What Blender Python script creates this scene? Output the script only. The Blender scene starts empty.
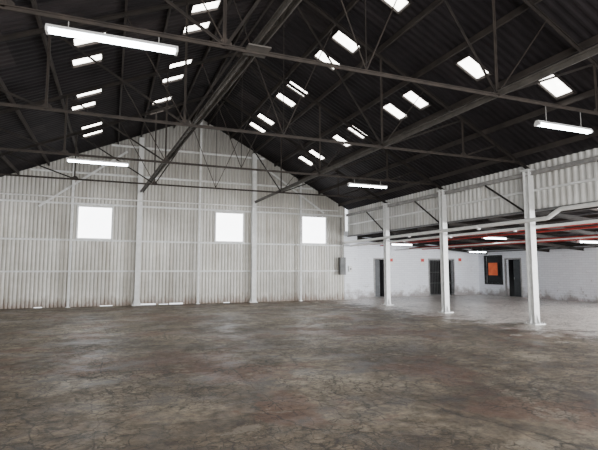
import bpy, math, random, bmesh
from mathutils import Vector
random.seed(4)
COL = bpy.context.scene.collection
# ------------------------------------------------------------ materials
def newmat(name):
    m = bpy.data.materials.new(name); m.use_nodes = True
    nt = m.node_tree; b = nt.nodes['Principled BSDF']
    return m, nt, b
def ramp(nt, fac, stops):
    r = nt.nodes.new('ShaderNodeValToRGB'); e = r.color_ramp.elements
    e[0].position, e[0].color = stops[0][0], (*stops[0][1], 1)
    e[1].position, e[1].color = stops[-1][0], (*stops[-1][1], 1)
    for p, c in stops[1:-1]:
        k = e.new(p); k.color = (*c, 1)
    nt.links.new(fac, r.inputs['Fac']); return r.outputs['Color']
def noise(nt, vec, scale, detail=6, rough=.6, dist=0):
    n = nt.nodes.new('ShaderNodeTexNoise'); n.inputs['Scale'].default_value = scale
    n.inputs['Detail'].default_value = detail; n.inputs['Roughness'].default_value = rough
    n.inputs['Distortion'].default_value = dist
    nt.links.new(vec, n.inputs['Vector']); return n.outputs['Fac']
def coords(nt, scale=(1,1,1), loc=(0,0,0)):
    t = nt.nodes.new('ShaderNodeTexCoord'); g = nt.nodes.new('ShaderNodeMapping')
    g.inputs['Scale'].default_value = scale; g.inputs['Location'].default_value = loc
    nt.links.new(t.outputs['Object'], g.inputs['Vector']); return g.outputs['Vector']
def mix(nt, fac, a, b, mode='MIX'):
    m = nt.nodes.new('ShaderNodeMix'); m.data_type = 'RGBA'; m.blend_type = mode
    if isinstance(fac, (int, float)): m.inputs[0].default_value = fac
    else: nt.links.new(fac, m.inputs[0])
    for idx, v in ((6, a), (7, b)):
        if isinstance(v, tuple): m.inputs[idx].default_value = (*v, 1)
        else: nt.links.new(v, m.inputs[idx])
    return m.outputs[2]
def mth(nt, op, a, b=None):
    n = nt.nodes.new('ShaderNodeMath'); n.operation = op
    for i, v in enumerate((a, b)):
        if v is None: continue
        if isinstance(v, (int, float)): n.inputs[i].default_value = v
        else: nt.links.new(v, n.inputs[i])
    return n.outputs[0]
def bump(nt, b, h, strength=.3, dist=.02):
    n = nt.nodes.new('ShaderNodeBump'); n.inputs['Strength'].default_value = strength
    n.inputs['Distance'].default_value = dist
    nt.links.new(h, n.inputs['Height']); nt.links.new(n.outputs['Normal'], b.inputs['Normal'])
def mottled(name, c0, c1, scale=3, rough=.6, metal=0, sc=(1,1,1), bs=.15, spec=.5):
    m, nt, b = newmat(name); v = coords(nt, sc); n = noise(nt, v, scale)
    nt.links.new(ramp(nt, n, [(.3, c0), (.7, c1)]), b.inputs['Base Color'])
    b.inputs['Roughness'].default_value = rough; b.inputs['Metallic'].default_value = metal
    b.inputs['Specular IOR Level'].default_value = spec
    bump(nt, b, n, bs); return m
def emit(name, col, s, var=.0):
    m, nt, b = newmat(name); v = coords(nt); n = noise(nt, v, 4)
    c = ramp(nt, n, [(.3, tuple(x*(1-var) for x in col)), (.7, col)])
    nt.links.new(c, b.inputs['Emission Color']); b.inputs['Emission Strength'].default_value = s
    b.inputs['Base Color'].default_value = (.8,.8,.8,1); b.inputs['Roughness'].default_value = .6
    return m
M = {}
M['white_steel'] = mottled('white_steel', (.64,.65,.65), (.84,.85,.85), 5, .5)
M['grey_steel'] = mottled('grey_steel', (.2,.2,.2), (.38,.37,.36), 5, .55)
M['dark_steel'] = mottled('dark_steel', (.008,.0066,.006), (.024,.019,.016), 4, .8, spec=.3)
M['mid_steel'] = mottled('mid_steel', (.012,.0095,.008), (.042,.032,.026), 4, .7, spec=.35)
M['tie_steel'] = mottled('tie_steel', (.04,.036,.032), (.11,.1,.09), 4, .6)
M['purlin'] = mottled('purlin', (.02,.017,.016), (.055,.045,.04), 2, .75, spec=.3)
M['purlin_dark'] = mottled('purlin_dark', (.01,.009,.009), (.035,.028,.026), 2, .8, spec=.2)
M['red_steel'] = mottled('red_steel', (.28,.017,.012), (.48,.038,.026), 4, .55)
M['pipe_white'] = mottled('pipe_white', (.68,.68,.67), (.84,.84,.83), 5, .4)
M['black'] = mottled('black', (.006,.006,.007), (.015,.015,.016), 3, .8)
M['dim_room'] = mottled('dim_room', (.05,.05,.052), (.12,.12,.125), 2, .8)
M['charcoal'] = mottled('charcoal', (.01,.011,.012), (.022,.024,.026), 3, .7)
M['orange'] = mottled('orange', (.75,.1,.02), (.9,.17,.04), 3, .5)
M['red'] = mottled('red', (.5,.03,.03), (.65,.05,.04), 3, .5)
M['sign_white'] = mottled('sign_white', (.7,.7,.7), (.8,.8,.8), 3, .5)
M['box_grey'] = mottled('box_grey', (.055,.055,.055), (.12,.12,.12), 3, .5)
M['enamel'] = mottled('enamel', (.6,.6,.6), (.75,.75,.75), 3, .4)
M['door_paint'] = mottled('door_paint', (.02,.022,.025), (.045,.05,.055), 3, .5)
M['tube'] = emit('tube', (.84,.95,1), 34)
M['sky_pane'] = emit('sky_pane', (1,.97,.9), 14, .35)
M['win_pane'] = emit('win_pane', (.96,.98,1), 8, .1)
def cladding(name, ax, lo, hi, depth_ax, d0, s, top=True):
    m, nt, b = newmat(name); v = coords(nt)
    sep = nt.nodes.new('ShaderNodeSeparateXYZ'); nt.links.new(v, sep.inputs[0])
    sn = mth(nt, 'SNAP', sep.outputs[ax], .8); sz = mth(nt, 'SNAP', sep.outputs[2], 1.45)
    cb = nt.nodes.new('ShaderNodeCombineXYZ'); nt.links.new(sn, cb.inputs[0]); nt.links.new(sz, cb.inputs[1])
    wn = nt.nodes.new('ShaderNodeTexWhiteNoise'); wn.noise_dimensions = '2D'; nt.links.new(cb.outputs[0], wn.inputs['Vector'])
    base = ramp(nt, wn.outputs['Value'], [(0, lo), (1, hi)])
    v2 = coords(nt, (3, 3, .25)); n = noise(nt, v2, 1.4, 8, .7)
    c = mix(nt, 1, base, ramp(nt, n, [(.3, (.72,.69,.64)), (.55, (1,1,1))]), 'MULTIPLY')
    blot = noise(nt, coords(nt, (.35,.35,.5)), 1.2, 6, .65)
    c = mix(nt, 1, c, ramp(nt, blot, [(.35,(.76,.755,.74)),(.6,(1,1,1))]), 'MULTIPLY')
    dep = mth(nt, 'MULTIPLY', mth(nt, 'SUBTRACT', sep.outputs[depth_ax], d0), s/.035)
    c = mix(nt, ramp(nt, dep, [(.35,(0,0,0)),(.7,(.3,.3,.3))]), c, (.24,.235,.22))  # rib shading painted into the colour: recessed parts of the sheet darker
    hz = mth(nt, 'ADD', mth(nt, 'MULTIPLY', sep.outputs[2], -1.2), mth(nt, 'MULTIPLY', noise(nt, coords(nt,(3,3,.8)), 2.0, 8, .75), 1.9))
    c = mix(nt, ramp(nt, hz, [(.45,(0,0,0)),(.95,(.75,.75,.75))]), c, (.17,.105,.07))
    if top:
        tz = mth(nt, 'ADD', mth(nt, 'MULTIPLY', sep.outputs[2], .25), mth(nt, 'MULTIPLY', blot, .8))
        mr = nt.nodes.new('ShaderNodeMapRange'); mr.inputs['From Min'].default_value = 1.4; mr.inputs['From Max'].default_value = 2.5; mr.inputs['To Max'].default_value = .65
        nt.links.new(tz, mr.inputs['Value']); c = mix(nt, mr.outputs['Result'], c, (.22,.215,.21))  # shade near the gable painted in: sheet colour darkens upwards
    nt.links.new(c, b.inputs['Base Color'])
    b.inputs['Roughness'].default_value = .45; return m
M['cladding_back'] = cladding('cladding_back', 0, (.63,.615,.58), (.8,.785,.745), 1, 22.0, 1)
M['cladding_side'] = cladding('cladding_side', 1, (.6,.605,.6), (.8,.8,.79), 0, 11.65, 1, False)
def brick(name, swap):
    m, nt, b = newmat(name)
    t = nt.nodes.new('ShaderNodeTexCoord'); sep = nt.nodes.new('ShaderNodeSeparateXYZ'); nt.links.new(t.outputs['Object'], sep.inputs[0])
    cb = nt.nodes.new('ShaderNodeCombineXYZ'); nt.links.new(sep.outputs[1 if swap else 0], cb.inputs[0]); nt.links.new(sep.outputs[2], cb.inputs[1])
    br = nt.nodes.new('ShaderNodeTexBrick'); br.inputs['Scale'].default_value = 1
    br.inputs['Brick Width'].default_value = .36; br.inputs['Row Height'].default_value = .12; br.inputs['Mortar Size'].default_value = .008
    br.inputs['Color1'].default_value = (.84,.865,.92,1); br.inputs['Color2'].default_value = (.78,.8,.86,1); br.inputs['Mortar'].default_value = (.66,.68,.73,1)
    nt.links.new(cb.outputs[0], br.inputs['Vector'])
    n = noise(nt, t.outputs['Object'], 1.1, 9, .72); n2 = noise(nt, t.outputs['Object'], 2.3, 6, .7)
    low = mth(nt, 'ADD', mth(nt, 'MULTIPLY', sep.outputs[2], -.6), mth(nt, 'MULTIPLY', n, 1.6))
    c = mix(nt, 1, br.outputs['Color'], ramp(nt, low, [(.52, (1,1,1)), (.8, (.42,.38,.35))]), 'MULTIPLY')
    c = mix(nt, 1, c, ramp(nt, n, [(.3,(.5,.46,.43)),(.38,(1,1,1))]), 'MULTIPLY')
    c = mix(nt, 1, c, ramp(nt, n2, [(.27,(.5,.42,.38)),(.33,(1,1,1))]), 'MULTIPLY')
    nt.links.new(c, b.inputs['Base Color'])
    bump(nt, b, br.outputs['Fac'], -.3, .01); b.inputs['Roughness'].default_value = .6; return m
M['brick_x'] = brick('brick_x', False); M['brick_y'] = brick('brick_y', True)
def floor_mat():
    m, nt, b = newmat('worn_concrete'); v = coords(nt)
    sep = nt.nodes.new('ShaderNodeSeparateXYZ'); nt.links.new(v, sep.inputs[0])
    n1 = noise(nt, v, .5, 8, .65, .2); n2 = noise(nt, v, 5, 14, .8, .2)
    n3 = noise(nt, coords(nt, loc=(7,3,0)), .4, 10, .7, .3); n4 = noise(nt, coords(nt, loc=(2,11,0)), 1.1, 10, .72, .2)
    base = ramp(nt, n1, [(.36, (.07,.051,.035)), (.48, (.135,.107,.078)), (.56, (.2,.168,.127)), (.68,(.31,.27,.215))])
    c = mix(nt, 1, base, ramp(nt, n2, [(.37, (.33,.3,.26)), (.5, (.95,.93,.9)), (.63, (1.75,1.7,1.62))]), 'MULTIPLY')
    c = mix(nt, ramp(nt, n3, [(.52, (0,0,0)), (.56, (.5,.5,.5))]), c, (.165,.072,.045))
    c = mix(nt, ramp(nt, n4, [(.57, (0,0,0)), (.6, (.5,.5,.5))]), c, (.36,.32,.26))
    c = mix(nt, ramp(nt, n4, [(.385, (.75,.75,.75)), (.425, (0,0,0))]), c, (.036,.026,.019))
    bt = nt.nodes.new('ShaderNodeTexBrick'); bt.inputs['Scale'].default_value = 1; bt.inputs['Brick Width'].default_value = 3.9; bt.inputs['Row Height'].default_value = 2.6
    bt.inputs['Mortar Size'].default_value = .01; bt.inputs['Mortar Smooth'].default_value = .2
    bt.inputs['Color1'].default_value = (.8,.78,.76,1); bt.inputs['Color2'].default_value = (1.12,1.1,1.07,1); bt.inputs['Mortar'].default_value = (.4,.37,.35,1)
    dv = nt.nodes.new('ShaderNodeVectorMath'); dv.operation = 'MULTIPLY_ADD'; dv.inputs[1].default_value = (.18,.18,0)
    nn = nt.nodes.new('ShaderNodeTexNoise'); nn.inputs['Scale'].default_value = 1.5; nn.inputs['Detail'].default_value = 6; nt.links.new(v, nn.inputs['Vector'])
    nt.links.new(nn.outputs['Color'], dv.inputs[0]); nt.links.new(v, dv.inputs[2]); nt.links.new(dv.outputs[0], bt.inputs['Vector'])
    c = mix(nt, .8, c, bt.outputs['Color'], 'MULTIPLY')
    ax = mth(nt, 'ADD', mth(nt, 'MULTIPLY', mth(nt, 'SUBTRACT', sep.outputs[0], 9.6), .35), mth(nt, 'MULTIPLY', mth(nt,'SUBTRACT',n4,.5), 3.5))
    annex = ramp(nt, ax, [(.1,(0,0,0)),(.55,(.88,.88,.88))])  # brightly lit side floor painted into the colour, paler towards the right
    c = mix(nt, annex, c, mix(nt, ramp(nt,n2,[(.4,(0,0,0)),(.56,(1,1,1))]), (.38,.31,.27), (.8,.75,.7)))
    def cracks(scale, w, amt, nscale):
        nv = nt.nodes.new('ShaderNodeTexNoise'); nv.inputs['Scale'].default_value = nscale; nv.inputs['Detail'].default_value = 9; nv.inputs['Roughness'].default_value = .7; nt.links.new(v, nv.inputs['Vector'])
        ad = nt.nodes.new('ShaderNodeVectorMath'); ad.operation = 'MULTIPLY_ADD'; ad.inputs[1].default_value = (amt,amt,0)
        nt.links.new(nv.outputs['Color'], ad.inputs[0]); nt.links.new(v, ad.inputs[2])
        vo = nt.nodes.new('ShaderNodeTexVoronoi'); vo.feature = 'DISTANCE_TO_EDGE'; vo.inputs['Scale'].default_value = scale
        nt.links.new(ad.outputs[0], vo.inputs['Vector'])
        return ramp(nt, vo.outputs['Distance'], [(w*.45, (1,1,1)), (w, (0,0,0))])
    m1 = ramp(nt, noise(nt, coords(nt, loc=(4,4,0)), .6, 8, .7), [(.43, (0,0,0)), (.53, (.8,.8,.8))])
    m2 = ramp(nt, noise(nt, coords(nt, loc=(9,1,0)), .6, 8, .7), [(.45, (0,0,0)), (.54, (.75,.75,.75))])
    k1 = mix(nt, 1, cracks(4.6,.036,.26,3.5), m1, 'MULTIPLY'); k2 = mix(nt, 1, cracks(8.5,.062,.14,6), m2, 'MULTIPLY')
    k3 = mix(nt, 1, cracks(.6,.007,.7,1.3), (.8,.8,.8), 'MULTIPLY')
    c = mix(nt, k1, c, (.024,.018,.013)); c = mix(nt, k2, c, (.03,.022,.016)); c = mix(nt, k3, c, (.018,.014,.011))
    nt.links.new(c, b.inputs['Base Color'])
    r = ramp(nt, n4, [(.38, (.36,.36,.36)), (.6, (.66,.66,.66))])
    r = mix(nt, annex, r, (.28,.28,.28))
    nt.links.new(r, b.inputs['Roughness'])
    b.inputs['Specular IOR Level'].default_value = .42
    h = mth(nt, 'SUBTRACT', n2, mth(nt, 'MAXIMUM', k1, k2))
    bump(nt, b, h, .35, .01)
    return m
M['floor'] = floor_mat()

# ------------------------------------------------------------ mesh helpers
class MB:
    def __init__(s): s.v = []; s.f = []
    def box(s, x0, x1, y0, y1, z0, z1):
        n = len(s.v)
        s.v += [(x,y,z) for z in (z0,z1) for y in (y0,y1) for x in (x0,x1)]
        s.f += [tuple(n+i for i in q) for q in ((0,2,3,1),(4,5,7,6),(0,1,5,4),(2,6,7,3),(0,4,6,2),(1,3,7,5))]
        return s
    def fbox(s, p, q, a0, a1, b0, b1, up=(0,0,1)):
        p = Vector(p); q = Vector(q); d = (q-p).normalized(); up = Vector(up)
        if abs(d.dot(up)) > .98: up = Vector((1,0,0))
        sd = d.cross(up).normalized(); u = sd.cross(d)
        n = len(s.v)
        for e in (p, q):
            for b in (b0, b1):
                for a in (a0, a1): s.v.append(tuple(e + sd*a + u*b))
        s.f += [tuple(n+i for i in k) for k in ((0,1,3,2),(4,6,7,5),(0,4,5,1),(2,3,7,6),(0,2,6,4),(1,5,7,3))]
        return s
    def prism(s, p, q, prof, up=(0,0,1)):
        p = Vector(p); q = Vector(q); d = (q-p).normalized(); up = Vector(up)
        if abs(d.dot(up)) > .98: up = Vector((1,0,0))
        sd = d.cross(up).normalized(); u = sd.cross(d); n = len(s.v); k = len(prof)
        for e in (p, q):
            for a, b in prof: s.v.append(tuple(e + sd*a + u*b))
        for i in range(k): j = (i+1) % k; s.f.append((n+i, n+j, n+k+j, n+k+i))
        s.f.append(tuple(range(n, n+k))); s.f.append(tuple(range(n+2*k-1, n+k-1, -1))); return s
    def bar(s, p, q, w, h=None, up=(0,0,1)):
        h = h or w; return s.fbox(p, q, -w/2, w/2, -h/2, h/2, up)
    def tee(s, p, q, w, t=.008, up=(0,0,1)):
        h = w/2; return s.prism(p, q, [(-h,t),(h,t),(h,-t),(t,-t),(t,-w),(-t,-w),(-t,-t),(-h,-t)], up)
    def ibeam(s, p, q, w, h, t=.016, up=(0,0,1)):
        a, b, c = w/2, h/2, t/2
        return s.prism(p, q, [(-a,b),(a,b),(a,b-t),(c,b-t),(c,-b+t),(a,-b+t),(a,-b),(-a,-b),(-a,-b+t),(-c,-b+t),(-c,b-t),(-a,b-t)], up)
    def ring(s, outer, inner, n0, n1):
        k = len(s.v); a, b = Vector(n0), Vector(n1)
        for off in (a, b):
            for loop in (outer, inner):
                for p in loop: s.v.append(tuple(Vector(p)+off))
        for i in range(4):
            j = (i+1) % 4
            s.f += [(k+i,k+j,k+4+j,k+4+i),(k+8+i,k+12+i,k+12+j,k+8+j),(k+i,k+8+i,k+8+j,k+j),(k+4+i,k+4+j,k+12+j,k+12+i)]
        return s
    def tube(s, p, q, r, n=12): return s.path([p, q], r, n)
    def path(s, pts, r, n=12):
        pts = [Vector(p) for p in pts]; k = len(s.v); m = len(pts)
        for t, e in enumerate(pts):
            d = ((pts[min(t+1,m-1)]-pts[max(t-1,0)])).normalized()
            up = Vector((0,0,1)) if abs(d.z) < .9 else Vector((1,0,0))
            a = d.cross(up).normalized(); b = a.cross(d)
            for i in range(n):
                th = 2*math.pi*i/n; s.v.append(tuple(e + a*math.cos(th)*r + b*math.sin(th)*r))
        for t in range(m-1):
            o = k+t*n
            for i in range(n): j = (i+1) % n; s.f.append((o+i, o+j, o+n+j, o+n+i))
        s.f.append(tuple(k+i for i in range(n))[::-1]); s.f.append(tuple(k+(m-1)*n+i for i in range(n))); return s
    def build(s, name, mat, parent=None):
        me = bpy.data.meshes.new(name)
        o = Vector((0,0,0)); pp = parent
        while pp: o += pp.location; pp = pp.parent
        me.from_pydata([tuple(Vector(v)-o) for v in s.v], [], s.f); me.update()
        bm = bmesh.new(); bm.from_mesh(me); bmesh.ops.recalc_face_normals(bm, faces=bm.faces); bm.to_mesh(me); bm.free()
        me.materials.append(M[mat] if isinstance(mat, str) else mat)
        ob = bpy.data.objects.new(name, me); COL.objects.link(ob)
        if parent: ob.parent = parent
        return ob
def thing(name, loc, label, cat, group=None):
    o = bpy.data.objects.new(name, None); COL.objects.link(o); o.location = loc; o.empty_display_size = .2
    o['label'] = label; o['category'] = cat
    if group: o['group'] = group
    return o
def tag(o, label, cat, group=None):
    o['label'] = label; o['category'] = cat
    if group: o['group'] = group
    return o
def struct(o, label, cat='wall'):
    o['kind'] = 'structure'; o['label'] = label; o['category'] = cat; return o

# ------------------------------------------------------------ building dimensions (metres)
XL, XR, XM, YB, YF = -5.5, 11.5, 3.7, 22.0, -4.0
ZR, ZE = 8.85, 4.85
def roofz(x): return ZR - (x-XM)*(ZR-ZE)/(XR-XM) if x >= XM else ZR - (XM-x)*(ZR-ZE)/(XM-XL)
TR = [6.3, 10.2, 14.1, 18.0]
CZ = 4.78
def corr(us, vs, P, holes=(), top=None, amp=.035, per=4):
    mb = MB(); nu = len(us)
    off = [0 if (i % per) < per//2 else amp for i in range(nu)]
    if per == 3: off = [amp if i % 3 == 0 else 0 for i in range(nu)]
    for v in vs:
        for i, u in enumerate(us):
            mb.v.append(P(u, v if top is None else min(v, top(u)), off[i]))
    for j in range(len(vs)-1):
        for i in range(nu-1):
            uc = (us[i]+us[i+1])/2; vc = (vs[j]+vs[j+1])/2
            if top and vs[j] >= min(top(us[i]), top(us[i+1])): continue
            if any(a < uc < b and c < vc < d for a, b, c, d in holes): continue
            a = j*nu+i; mb.f.append((a, a+1, a+nu+1, a+nu))
    return mb
def fr(a, b, st):
    n = int(round((b-a)/st)); return [a+st*i for i in range(n+1)]

f = MB(); out = [(XL-.3,YF-.3),(22.2,YF-.3),(22.2,24.8),(XR-.05,24.8),(XR-.05,YB+.05),(XL-.3,YB+.05)]
f.v = [(x,y,z) for z in (-.15,0) for x,y in out]
f.f = [(5,4,3,2,1,0),(6,7,8,9,10,11)] + [(i,(i+1)%6,(i+1)%6+6,i+6) for i in range(6)]
struct(f.build('floor', 'floor'), 'worn stained cracked concrete floor', 'floor')
# back gable wall
WINS = [(-1.4,-.05), (4.55,5.9), (9.0,10.35)]
gaps = [(1.25,1.9,-1,.06),(2.05,2.45,-1,.03),(2.5,3.1,-1,.06),(-2.9,-2.6,-1,.03),(-.4,.1,-1,.03),(5.0,5.3,-1,.03)]
holes = [(a,b,2.9,4.3) for a,b in WINS] + gaps
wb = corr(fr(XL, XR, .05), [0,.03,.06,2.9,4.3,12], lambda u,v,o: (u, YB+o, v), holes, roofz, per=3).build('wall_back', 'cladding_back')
struct(wb, 'white corrugated sheet gable wall with three windows')
def xr(z): return XM-(ZR-z)*(XM-XL)/(ZR-ZE), XM+(ZR-z)*(XR-XM)/(ZR-ZE)
for z in (1.5, 2.83, 4.4, 5.75, 7.1):
    a, b = (XL, XR) if z < ZE else xr(z)
    MB().prism((a+.15,YB-.06,z),(b-.15,YB-.06,z),[(-.055,.036),(.05,.036),(.05,.026),(-.04,.026),(-.04,-.036),(-.055,-.036)]).build('girt','white_steel',wb)
for p, q in (((-2.9,4.2),(.5,6.85)), ((10.2,4.5),(7.0,6.6))):
    MB().bar((p[0],YB-.13,p[1]), (q[0],YB-.13,q[1]), .04, .08, up=(0,0,1)).build('wall_brace', 'white_steel', wb)
for n, (a, b) in enumerate(WINS):
    def rc(x0,x1,z0,z1): return [(x0,YB,z0),(x1,YB,z0),(x1,YB,z1),(x0,YB,z1)]
    wo = MB().ring(rc(a-.05,b+.05,2.86,4.34), rc(a+.02,b-.02,2.93,4.27), (0,-.05,0),(0,.06,0)).build('window_%d' % (n+1), 'white_steel')
    struct(wo, 'square bright window in the back wall, ' + ['leftmost','middle','rightmost'][n] + ' of three', 'window')
    MB().box(a, b, YB+.035, YB+.045, 2.9, 4.3).build('pane', 'win_pane', wo)
names = {1.08:'thick white steel post on the back wall between the left and middle windows',
         6.38:'thick white steel post just right of the middle window of the back wall',
         -1.62:'thin white wall post left of the leftmost back window',
         3.75:'thin white wall post under the roof peak, left of the middle window',
         8.85:'thin white wall post left of the rightmost back window'}
def gusset(parent, c, d, ax, mat='white_steel', h=.26, a=.1, b=.19):
    g = MB()
    for w in (-.008,.008):
        for (dd,z) in ((a,.03),(b,.03),(a,.03+h)):
            g.v.append((c[0]+d*dd, c[1]+w, z) if ax==0 else (c[0]+w, c[1]+d*dd, z))
    g.f = [(0,1,2),(3,5,4),(0,3,4,1),(1,4,5,2),(2,5,3,0)]; g.build('foot_gusset', mat, parent)
for x, lab in names.items():
    big = x in (1.08, 6.38); w = .2 if big else .09
    t = thing('wall_post', (x, YB-.22, 0), lab, 'post'); y = YB-.22; zt = roofz(x)-.2
    MB().ibeam((x,y,.02),(x,y,zt), w, w, .014, up=(0,1,0)).build('shaft', 'white_steel', t)
    MB().box(x-w*.95, x+w*.95, y-w*.7, y+w*.7, 0, .03).build('base_plate', 'white_steel', t)
    if big:
        for s in (-1,1): gusset(t,(x,y),s,0)
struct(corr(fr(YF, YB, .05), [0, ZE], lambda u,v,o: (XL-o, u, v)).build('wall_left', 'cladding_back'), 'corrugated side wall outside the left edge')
w = MB()
for (x0,x1,z0,z1) in ((XL,-3,0,4.8),(8.5,XR,0,4.8),(-3,8.5,4.2,4.8)): w.box(x0,x1,YF-.1,YF,z0,z1)  # wide opening added behind the camera to carry a fill lamp
n = len(w.v); w.v += [(XL,YF-.05,4.8),(XR,YF-.05,4.8),(XM,YF-.05,ZR)]; w.f.append((n,n+1,n+2))
w.box(XR,21.7,YF-.1,YF,0,3.6)
struct(w.build('wall_front', 'cladding_back'), 'unseen end wall with wide opening added for the light')
# ------------------------------------------------------------ roof with skylights
SK_RU = [(5.75,y) for y in (19.2,18.0,15.6,14.45,12.05,10.85,8.6)]
SK_RL = [(8.15,y) for y in (19.4,18.2,15.8,14.55,12.15,11.05,8.7)]
SK_LU = [(1.55,18.8),(1.55,17.65),(1.7,15.6),(1.8,14.45),(1.9,12.1),(1.95,11.05)]
SK_LL = [(-.85,19.45),(-.85,18.4),(-1.0,16.0),(-.8,14.95),(-.75,12.6),(-.65,11.5)]
LX, LY = .7, .5
def q5(v): return round(v/.05)*.05
def rect(x, y): x0 = q5(x-LX/2); y0 = q5(y-LY/2); return (y0, y0+LY, x0, x0+LX)
def vgrid(rects, a, b):
    s = {round(a,3), round(b,3)}
    for r in rects: s.add(round(r[2],3)); s.add(round(r[3],3))
    return sorted(s)
def roofmat():
    m, nt, b = newmat('dark_roof_sheet'); v = coords(nt, (.5,1,1))
    sep = nt.nodes.new('ShaderNodeSeparateXYZ'); nt.links.new(coords(nt), sep.inputs[0])
    cb = nt.nodes.new('ShaderNodeCombineXYZ'); nt.links.new(mth(nt,'SNAP',sep.outputs[1],.8), cb.inputs[0]); nt.links.new(mth(nt,'SNAP',sep.outputs[0],2.2), cb.inputs[1])
    wn = nt.nodes.new('ShaderNodeTexWhiteNoise'); wn.noise_dimensions='2D'; nt.links.new(cb.outputs[0], wn.inputs['Vector'])
    base = ramp(nt, wn.outputs['Value'], [(0,(.011,.0095,.0115)),(.8,(.019,.0165,.019)),(1,(.032,.027,.029))])
    d = ramp(nt, noise(nt, v, 2, 8, .7), [(.3,(.5,.5,.5)),(.7,(1.4,1.35,1.3))])
    nt.links.new(mix(nt,1,base,d,'MULTIPLY'), b.inputs['Base Color']); b.inputs['Roughness'].default_value=.75
    b.inputs['Specular IOR Level'].default_value=.2; return m
M['roof'] = roofmat()
for side, sks, xa, xb, pur in (('right', SK_RU+SK_RL+[(9.5,7.55)], XM, 11.75, (4.1,5.2,6.4,7.5,8.8,9.95,11.1)),
                          ('left', SK_LU+SK_LL, XL-.2, XM, (3.3,2.5,1.05,.1,-1.5,-2.6,-3.7,-4.9))):
    rs = [rect(*s) for s in sks]
    o = corr(fr(YF-.2, YB+.1, .05), vgrid(rs, xa, xb), lambda u,v,of: (v, u, roofz(v)+of), rs, amp=.018).build('ceiling_'+side, 'roof')
    struct(o, 'dark corrugated roof underside, %s slope' % side, 'roof')
    for x in pur:
        z = roofz(x)-.05
        MB().fbox((x,YF,z),(x,YB-.03,z),-.025,.025,-.1,.04).build('purlin', 'purlin', o)
ORD = ['first','second','third','fourth','fifth','sixth','seventh']
def skylight(x, y, lab, grp, rz=roofz, r=None):
    r = r or rect(x, y); y0,y1,x0,x1 = r
    t = thing('skylight', ((x0+x1)/2, (y0+y1)/2, rz((x0+x1)/2)), lab, 'skylight', grp)
    def P(x,y,dz): return (x,y,rz(x)+dz)
    p = MB(); p.v += [P(x0,y0,.035),P(x1,y0,.035),P(x1,y1,.035),P(x0,y1,.035)]; p.f.append((0,1,2,3)); p.build('pane','sky_pane',t)
    e=.02
    MB().ring([P(x0-e,y0-e,0),P(x1+e,y0-e,0),P(x1+e,y1+e,0),P(x0-e,y1+e,0)],[P(x0+e,y0+e,0),P(x1-e,y0+e,0),P(x1-e,y1-e,0),P(x0+e,y1-e,0)],(0,0,-.04),(0,0,.03)).build('frame','purlin_dark',t)
for lst, nm in ((SK_RU,'upper row of the right roof slope'),(SK_RL,'lower row of the right roof slope'),
                (SK_LU,'upper row of the left roof slope'),(SK_LL,'lower row of the left roof slope')):
    for i,(x,y) in enumerate(lst):
        skylight(x,y,'bright skylight in the %s, %s from the back wall' % (nm, ORD[i]), 'skylights in the '+nm)
skylight(9.5,7.55,'bright skylight nearest the right edge, just above the right hanging light', 'skylights in the lower row of the right roof slope')

# ------------------------------------------------------------ trusses
TL = ['nearest dark steel roof truss, its tie crossing high above the others',
      'second nearest dark steel roof truss, over the nearest white column',
      'third nearest dark steel roof truss, with lights hung at both sides',
      'dark steel roof truss closest to the back wall']
for y, lab in zip(TR, TL):
    t = thing('roof_truss', (XM, y, CZ), lab, 'roof truss', 'steel roof trusses')
    MB().tee((-5.0,y,CZ),(11.15,y,CZ),.052).build('bottom_chord','mid_steel',t)
    MB().tee((XM,y,ZR-.22),(11.6,y,roofz(11.6)-.22),.08).build('rafter','dark_steel',t)
    MB().tee((XM,y,ZR-.22),(-5.4,y,roofz(-5.4)-.22),.08).build('rafter','dark_steel',t)
    X = (-3.4,-1.3,1.4,XM,6.45,9.1,10.3)
    B = {x:(x,y,CZ) for x in X}; T = {x:(x,y,roofz(x)-.26) for x in X}
    for x in (-1.3,1.4,6.45,9.1): MB().tee(B[x],T[x],.04).build('vertical_strut','mid_steel',t)
    MB().tube(B[XM],T[XM],.01,8).build('king_rod','dark_steel',t)
    for a,b in ((1.4,XM),(6.45,XM),(1.4,-1.3),(6.45,9.1),(-1.3,-3.4),(9.1,10.3)):
        MB().tee(B[a],T[b],.035).build('diagonal_strut','dark_steel',t)
    for a,b in ((XM,5.1),(XM,2.4),(6.45,7.8),(1.4,.1)):
        MB().tube(B[a],(b,y,roofz(b)-.26),.012,8).build('bracing_rod','mid_steel',t)
    for x in (1.4,6.45,9.1,-1.3):
        MB().prism((x,y-.006,CZ),(x,y+.006,CZ),[(-.12,-.05),(.12,-.05),(.09,.05),(.03,.1),(-.03,.1),(-.09,.05)]).build('gusset_plate','mid_steel',t)
    MB().box(XM-.2,XM+.2,y-.006,y+.006,ZR-.45,ZR-.26).build('gusset_plate','mid_steel',t)
t = thing('longitudinal_tie', (1.6,13,CZ), 'thick steel tie running lengthwise to the left post of the back wall', 'roof tie')
a, b = Vector((1.98,4.2,CZ+.08)), Vector((1.15,YB-.35,5.05))
for s in (-.05,.05): MB().tee(a+Vector((s,0,0)), b+Vector((s,0,0)),.07).build('side_angle','tie_steel',t)
n = 40
for i in range(n):
    p = a.lerp(b,i/n); q = a.lerp(b,(i+1)/n); s = .05 if i%2 else -.05
    MB().bar(p+Vector((s,0,-.02)), q+Vector((-s,0,-.02)), .035,.01).build('lacing_bar','tie_steel',t)
MB().prism((1.86,6.28,CZ-.02),(1.86,6.28,CZ+.0),[(-.17,-.17),(.17,-.17),(.17,.17),(-.17,.17)],up=(0,1,0)).build('joint_plate','tie_steel',t)
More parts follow.
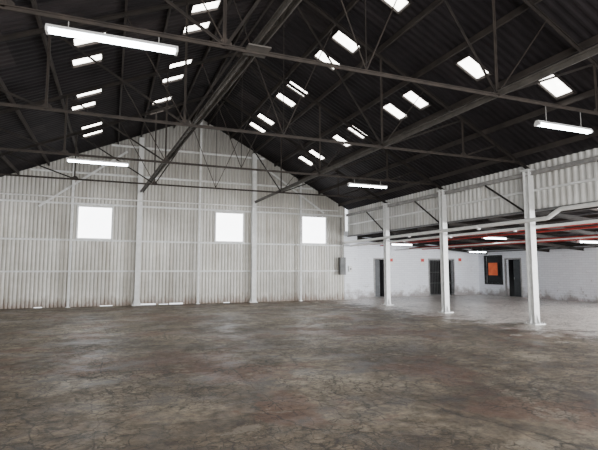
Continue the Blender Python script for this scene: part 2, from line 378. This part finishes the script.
t = MB().tee((6.5,4.2,CZ+.06),(6.4,YB-.35,CZ+.1),.1,.012).build('longitudinal_tie','tie_steel')
tag(t,'thin steel tie running lengthwise on the right, to the right post of the back wall','roof tie')

# ------------------------------------------------------------ column row on the right
CL = {18.0:'white steel column farthest back in the right-hand row',
      14.1:'white steel column in the middle of the right-hand row',
      10.2:'tallest-looking, nearest white steel column of the right-hand row',
      6.3:'white steel column just past the right edge of view'}
for y, lab in CL.items():
    t = thing('steel_column', (XR,y,0), lab, 'column', 'white steel columns on the right')
    MB().ibeam((XR,y,.03),(XR,y,4.52),.2,.2,.018,up=(0,1,0)).build('shaft','white_steel',t)
    MB().box(XR-.2,XR+.2,y-.2,y+.2,0,.03).build('base_plate','white_steel',t)
    for s in (-1,1):
        gusset(t,(XR,y),s,0); gusset(t,(XR,y),s,1)
    for sx in (-.16,.16):
        for sy in (-.16,.16): MB().tube((XR+sx,y+sy,.03),(XR+sx,y+sy,.07),.014,6).build('anchor_bolt','grey_steel',t)
    MB().box(XR-.14,XR+.14,y-.14,y+.14,4.52,4.56).build('cap_plate','white_steel',t)
    MB().tee((XR-.02,y+.1,3.3),(XR-.02,y+1.7,4.38),.045).build('knee_brace','dark_steel',t)
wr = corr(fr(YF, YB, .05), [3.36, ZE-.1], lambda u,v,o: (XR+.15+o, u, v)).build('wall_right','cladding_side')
struct(wr,'white corrugated cladding band above the column row')
MB().box(XR+.1,XR+.2,YF,YB-.05,3.3,3.36).build('bottom_rail','box_grey',wr)
MB().box(XR+.1,XR+.15,YF,YB-.05,3.9,3.96).build('girt','white_steel',wr)
o = MB().ibeam((XR+.03,YF,4.44),(XR+.03,YB-.05,4.44),.1,.12).build('trim_1','grey_steel'); struct(o,'steel eave beam over the column row','trim')
def pipe(pts, r, lab, mat='pipe_white', flange=(), grp=None):
    t = thing('pipe', pts[0], lab, 'pipe', grp)
    MB().path(pts,r).build('pipe_run',mat,t)
    for y in flange: MB().tube((pts[0][0],y-.03,pts[0][2]),(pts[0][0],y+.03,pts[0][2]),r*1.3).build('coupling',mat,t)
pipe([(11.32,21.9,2.97),(11.32,9.5,3.02),(11.32,9.42,3.03),(11.32,9.36,3.06),(11.32,9.1,3.2),(11.32,9.04,3.22),(11.32,8.95,3.23),(11.32,4,3.25)],.06,'thick white pipe running along the front of the column row',flange=(16,12.1))
pipe([(11.75,21.9,2.82),(11.75,4,2.86)],.045,'thin white pipe running behind the columns beside the thick pipe',flange=(20,17,14,11))
tag(MB().tube((-4.5,YB-.353,4.62),(10.9,YB-.353,4.62),.03).build('pipe','pipe_white'),'long white pipe crossing the back wall above the windows','pipe')

# ------------------------------------------------------------ fluorescent lights
def fluo(x0, x1, y, z, ztop, lab, grp):
    t = thing('fluorescent_light', ((x0+x1)/2,y,z), lab, 'light', grp)
    MB().prism((x0,y,z),(x1,y,z),[(-.03,.05),(.03,.05),(.06,0),(-.06,0)]).build('housing','enamel',t)
    for s in (-.033,.033): MB().tube((x0+.04,y+s,z-.025),(x1-.04,y+s,z-.025),.02,10).build('tube','tube',t)
    for x in (x0,x1-.03): MB().box(x,x+.03,y-.065,y+.065,z-.05,z+.005).build('end_cap','enamel',t)
    for x in (x0+.25,x1-.25): MB().tube((x,y,z+.05),(x,y,ztop),.006,6).build('hanger','grey_steel',t)
G='fluorescent lights hung from the trusses'
fluo(-.86,.74,6.3,4.58,CZ-.06,'large bright fluorescent light at the top left, under the nearest truss',G)
fluo(-1.25,.37,14.1,4.6,CZ-.06,'small fluorescent light above the leftmost back window',G)
fluo(7.5,9.05,14.1,4.52,CZ-.06,'fluorescent light over the right part of the floor, near the middle column',G)
fluo(7.4,8.85,6.3,4.36,CZ-.06,'bright fluorescent light at the upper right near the nearest column top',G)
G2='fluorescent lights in the side area'
fluo(14.6,15.9,15.4,2.93,3.15,'fluorescent light in the side area right of the middle column, higher one',G2)
fluo(19.1,20.4,21.3,2.6,2.85,'fluorescent light deep in the side area above the orange sign',G2)
fluo(17.6,19.0,13.3,2.72,2.95,'fluorescent light in the side area at the right edge',G2)
fluo(12.5,13.7,19.2,2.8,3.3,'fluorescent light in the side area between the farthest and middle columns',G2)

# ------------------------------------------------------------ annex on the right
AX, AY = 21.6, 23.2
def wallgrid(us, zs, holes, P):
    mb = MB()
    for i in range(len(us)-1):
        for j in range(len(zs)-1):
            uc=(us[i]+us[i+1])/2; zc=(zs[j]+zs[j+1])/2
            if any(a<uc<b and c<zc<d for a,b,c,d in holes): continue
            P(mb,us[i],us[i+1],zs[j],zs[j+1])
    return mb
hb = [(14.0,14.75,0,2.15),(17.8,19.6,0,2.15)]
w = wallgrid([12.1,14.0,14.75,17.8,19.6,AX+.2],[0,2.15,3.6],hb,lambda m,a,b,c,d:m.box(a,b,AY,AY+.2,c,d))
w.box(11.42,12.2,YB-.02,AY+.2,0,3.6)
struct(w.build('wall_annex_back','brick_x'),'white painted brick wall at the back of the side area')
hs = [(19.95,21.0,0,2.15),(21.35,22.6,.75,2.35),(4,10,0,2.5)]  # last hole is an added opening out of view, for the side lamp
w = wallgrid([YF,4,10,19.95,21.0,21.35,22.6,AY],[0,.75,2.15,2.35,2.5,3.0],hs,lambda m,a,b,c,d:m.box(AX,AX+.2,a,b,c,d))
struct(w.build('wall_annex_right','brick_y'),'white painted brick side wall with doorway')
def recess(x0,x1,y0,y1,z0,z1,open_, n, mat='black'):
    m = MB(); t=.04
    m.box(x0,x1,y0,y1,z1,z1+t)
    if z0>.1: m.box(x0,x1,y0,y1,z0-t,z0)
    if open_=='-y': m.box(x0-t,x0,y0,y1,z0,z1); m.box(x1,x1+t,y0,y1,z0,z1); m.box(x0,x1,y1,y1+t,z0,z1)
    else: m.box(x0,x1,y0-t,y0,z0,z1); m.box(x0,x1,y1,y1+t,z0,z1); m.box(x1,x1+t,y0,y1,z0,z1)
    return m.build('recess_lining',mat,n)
def doorframe(n, axis, a, b, z1, lab):
    s=.08; P = (lambda u,z:(u,AY,z)) if axis=='x' else (lambda u,z:(AX,u,z))
    m = MB(); m.ring([P(a-s,0.001),P(b+s,0.001),P(b+s,z1+s),P(a-s,z1+s)],[P(a,.012),P(b,.012),P(b,z1),P(a,z1)],(0,-.03,0) if axis=='x' else (-.03,0,0),(0,.05,0) if axis=='x' else (.05,0,0))
    o = m.build('door_%d'%n,'grey_steel'); struct(o,lab,'door'); return o
d1 = doorframe(1,'x',14.0,14.75,2.15,'narrow dark doorway in the back wall of the side area')
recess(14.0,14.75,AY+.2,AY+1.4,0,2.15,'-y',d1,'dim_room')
MB().box(14.04,14.4,AY+.12,AY+.16,.02,2.12).build('leaf','door_paint',d1)
d2 = doorframe(2,'x',17.8,19.6,2.15,'wide dark doorway with barred security gate')
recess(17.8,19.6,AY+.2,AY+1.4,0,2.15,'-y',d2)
for a,b in ((17.82,18.68),(18.72,19.58)):
    g = MB()
    for x in [a+.02+i*(b-a-.04)/7 for i in range(8)]: g.bar((x,AY+.08,.05),(x,AY+.08,2.1),.016)
    for z in (.06,.75,1.4,2.1): g.bar((a,AY+.08,z),(b,AY+.08,z),.03)
    g.build('gate_leaf','box_grey',d2)
d3 = doorframe(3,'y',19.95,21.0,2.15,'dark open doorway in the right brick wall beside the orange sign')
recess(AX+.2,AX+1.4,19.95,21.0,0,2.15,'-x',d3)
lf = MB().box(AX+.06,AX+.1,19.97,20.5,.02,2.12).build('leaf','door_paint',d3)
MB().tube((AX+.02,20.44,1.0),(AX+.02,20.44,1.12),.015,8).build('handle','grey_steel',lf)
def ry(a,b,c,d): return [(AX,a,c),(AX,b,c),(AX,b,d),(AX,a,d)]
w4 = struct(MB().ring(ry(21.25,22.7,.66,2.43),ry(21.35,22.6,.75,2.35),(-.04,0,0),(.06,0,0)).build('window_4','charcoal'),'dark framed opening in the right brick wall','window')
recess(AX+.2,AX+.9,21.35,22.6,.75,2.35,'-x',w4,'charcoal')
MB().box(AX+.08,AX+.1,21.33,22.62,.73,2.37).build('panel','charcoal',w4)
t = thing('notice_board',(AX-.08,21.95,1.7),'orange rectangular sign on the dark framed opening in the side area','sign')
MB().box(AX-.065,AX-.045,21.58,22.32,1.22,1.97).build('panel','orange',t)
MB().ring(ry(21.54,22.36,1.18,2.01),ry(21.58,22.32,1.22,1.97),(-.075,0,0),(-.042,0,0)).build('frame','charcoal',t)
def notice(x,z,lab):
    t = thing('safety_sign',(x,AY-.01,z),lab,'sign')
    MB().box(x-.15,x+.15,AY-.02,AY-.002,z-.27,z+.2).build('plate','sign_white',t)
    MB().box(x-.11,x+.11,AY-.026,AY-.018,z-.02,z+.16).build('red_field','red',t)
notice(15.1,2.05,'small red and white sign right of the narrow dark doorway')
notice(17.3,2.05,'small red and white sign left of the barred doorway')
notice(20.1,2.1,'small red and white sign right of the barred doorway')
def az(x): return 3.55-(x-XR)*(3.55-2.8)/(AX-XR)
ASK = [(8.4,9.6,13.0,13.8)]
ar = corr(fr(YF, AY+.2, .05),[XR+.2,13.0,13.8,AX+.2],lambda u,v,o:(v,u,az(v)+o),ASK).build('ceiling_annex','roof')
struct(ar,'dark low roof over the side area','ceiling')
skylight(0,0,'bright skylight in the low side roof right of the nearest column',None,az,ASK[0])
for x in (12.8,14.2,15.6,17.0,18.4,19.8,21.1):
    MB().box(x-.03,x+.03,YF,AY,az(x)-.13,az(x)-.02).build('purlin','purlin',ar)
for k,(x,z,r,lab) in enumerate(((13.3,2.98,.055,'red pipe in the side area nearest the white columns'),(14.4,2.95,.035,'thinner red pipe beside the nearest red pipe'),(16.4,2.8,.055,'middle red pipe under the low roof of the side area'),(17.3,2.78,.035,'farthest red pipe under the low side roof'))):
    tag(MB().tube((x,YF,z),(x,AY-.02,z),r).build('red_pipe','red_steel'),lab,'pipe')
for y,lab in ((22.4,'dark cross beam of the side area nearest the brick back wall'),(18.0,'dark cross beam of the side area level with the farthest column'),(16.05,'dark cross beam between the farthest and middle columns'),(14.1,'dark cross beam of the side area level with the middle column'),(12.1,'dark cross beam between the middle and nearest columns'),(10.2,'dark cross beam of the side area level with the nearest column')):
    tag(MB().ibeam((XR+.25,y,az(XR)-.24),(AX-.02,y,az(AX)-.24),.08,.14,.012).build('cross_beam','dark_steel'),lab,'beam')
tag(MB().tube((15.4,YF,2.7),(15.4,AY-.02,2.7),.03).build('pipe','pipe_white'),'thin pale conduit under the low side roof between red pipes','pipe')
tag(MB().tube((20.7,YF,2.62),(20.7,AY-.02,2.62),.03).build('pipe','box_grey'),'thin grey conduit under the low roof beside the right brick wall','pipe')
t = thing('distribution_box',(11.2,YB-.2,1.3),'dark grey electrical box on the back wall beside the corner pier','electrical box')
MB().box(11.03,11.36,YB-.3,YB-.12,1.3,2.2).build('enclosure','box_grey',t)
MB().box(11.05,11.34,YB-.315,YB-.3,1.34,2.16).build('cover','box_grey',t)
MB().tube((11.14,YB-.2,2.2),(11.14,YB-.2,4.3),.025,8).build('conduit','box_grey',t)
MB().tube((11.26,YB-.2,2.2),(11.26,YB-.2,2.85),.02,8).build('conduit','box_grey',t)
t = thing('switch_box',(11.75,YB-.05,1.5),'small pale switch box on the front of the white corner pier','electrical box')
MB().box(11.66,11.84,YB-.1,YB-.02,1.45,1.75).build('enclosure','enamel',t)
MB().box(11.72,11.78,YB-.12,YB-.1,1.56,1.64).build('switch','black',t)
# ------------------------------------------------------------ light
w = bpy.data.worlds.new('World'); bpy.context.scene.world = w; w.use_nodes = True
bg = w.node_tree.nodes['Background']; bg.inputs[0].default_value = (.92,.96,1,1); bg.inputs[1].default_value = 2.5
def area(name, loc, rot, sx, sy, power, col=(1,1,1)):
    d = bpy.data.lights.new(name,'AREA'); d.shape='RECTANGLE'; d.size=sx; d.size_y=sy; d.energy=power; d.color=col
    o = bpy.data.objects.new(name,d); COL.objects.link(o); o.location=loc; o.rotation_euler=rot
R = math.radians
area('fill_front_opening',(2.75,YF-.3,2.1),(R(90),0,0),11,4,1950,(1,.975,.94))  # added fill lamp, stands in for daylight from behind the camera
area('fill_side_opening',(AX+.1,7,1.3),(R(90),0,R(90)),5.8,2.4,4200,(.97,.985,1))  # added fill lamp in the added side opening, brightens the side area
area('fill_annex_front',(16.5,YF+.2,1.8),(R(90),0,0),8,2.5,1900,(.96,.98,1))  # added fill lamp inside a closed end wall, brightens the side area
# ------------------------------------------------------------ camera
c = bpy.data.cameras.new('Camera'); c.sensor_width=36; c.lens=465/598*36; c.clip_start=.05; c.clip_end=200
co = bpy.data.objects.new('Camera',c); COL.objects.link(co); co.location=(0,0,1.6); co.rotation_euler=(R(95.4),0,R(-21.9))
bpy.context.scene.camera = co
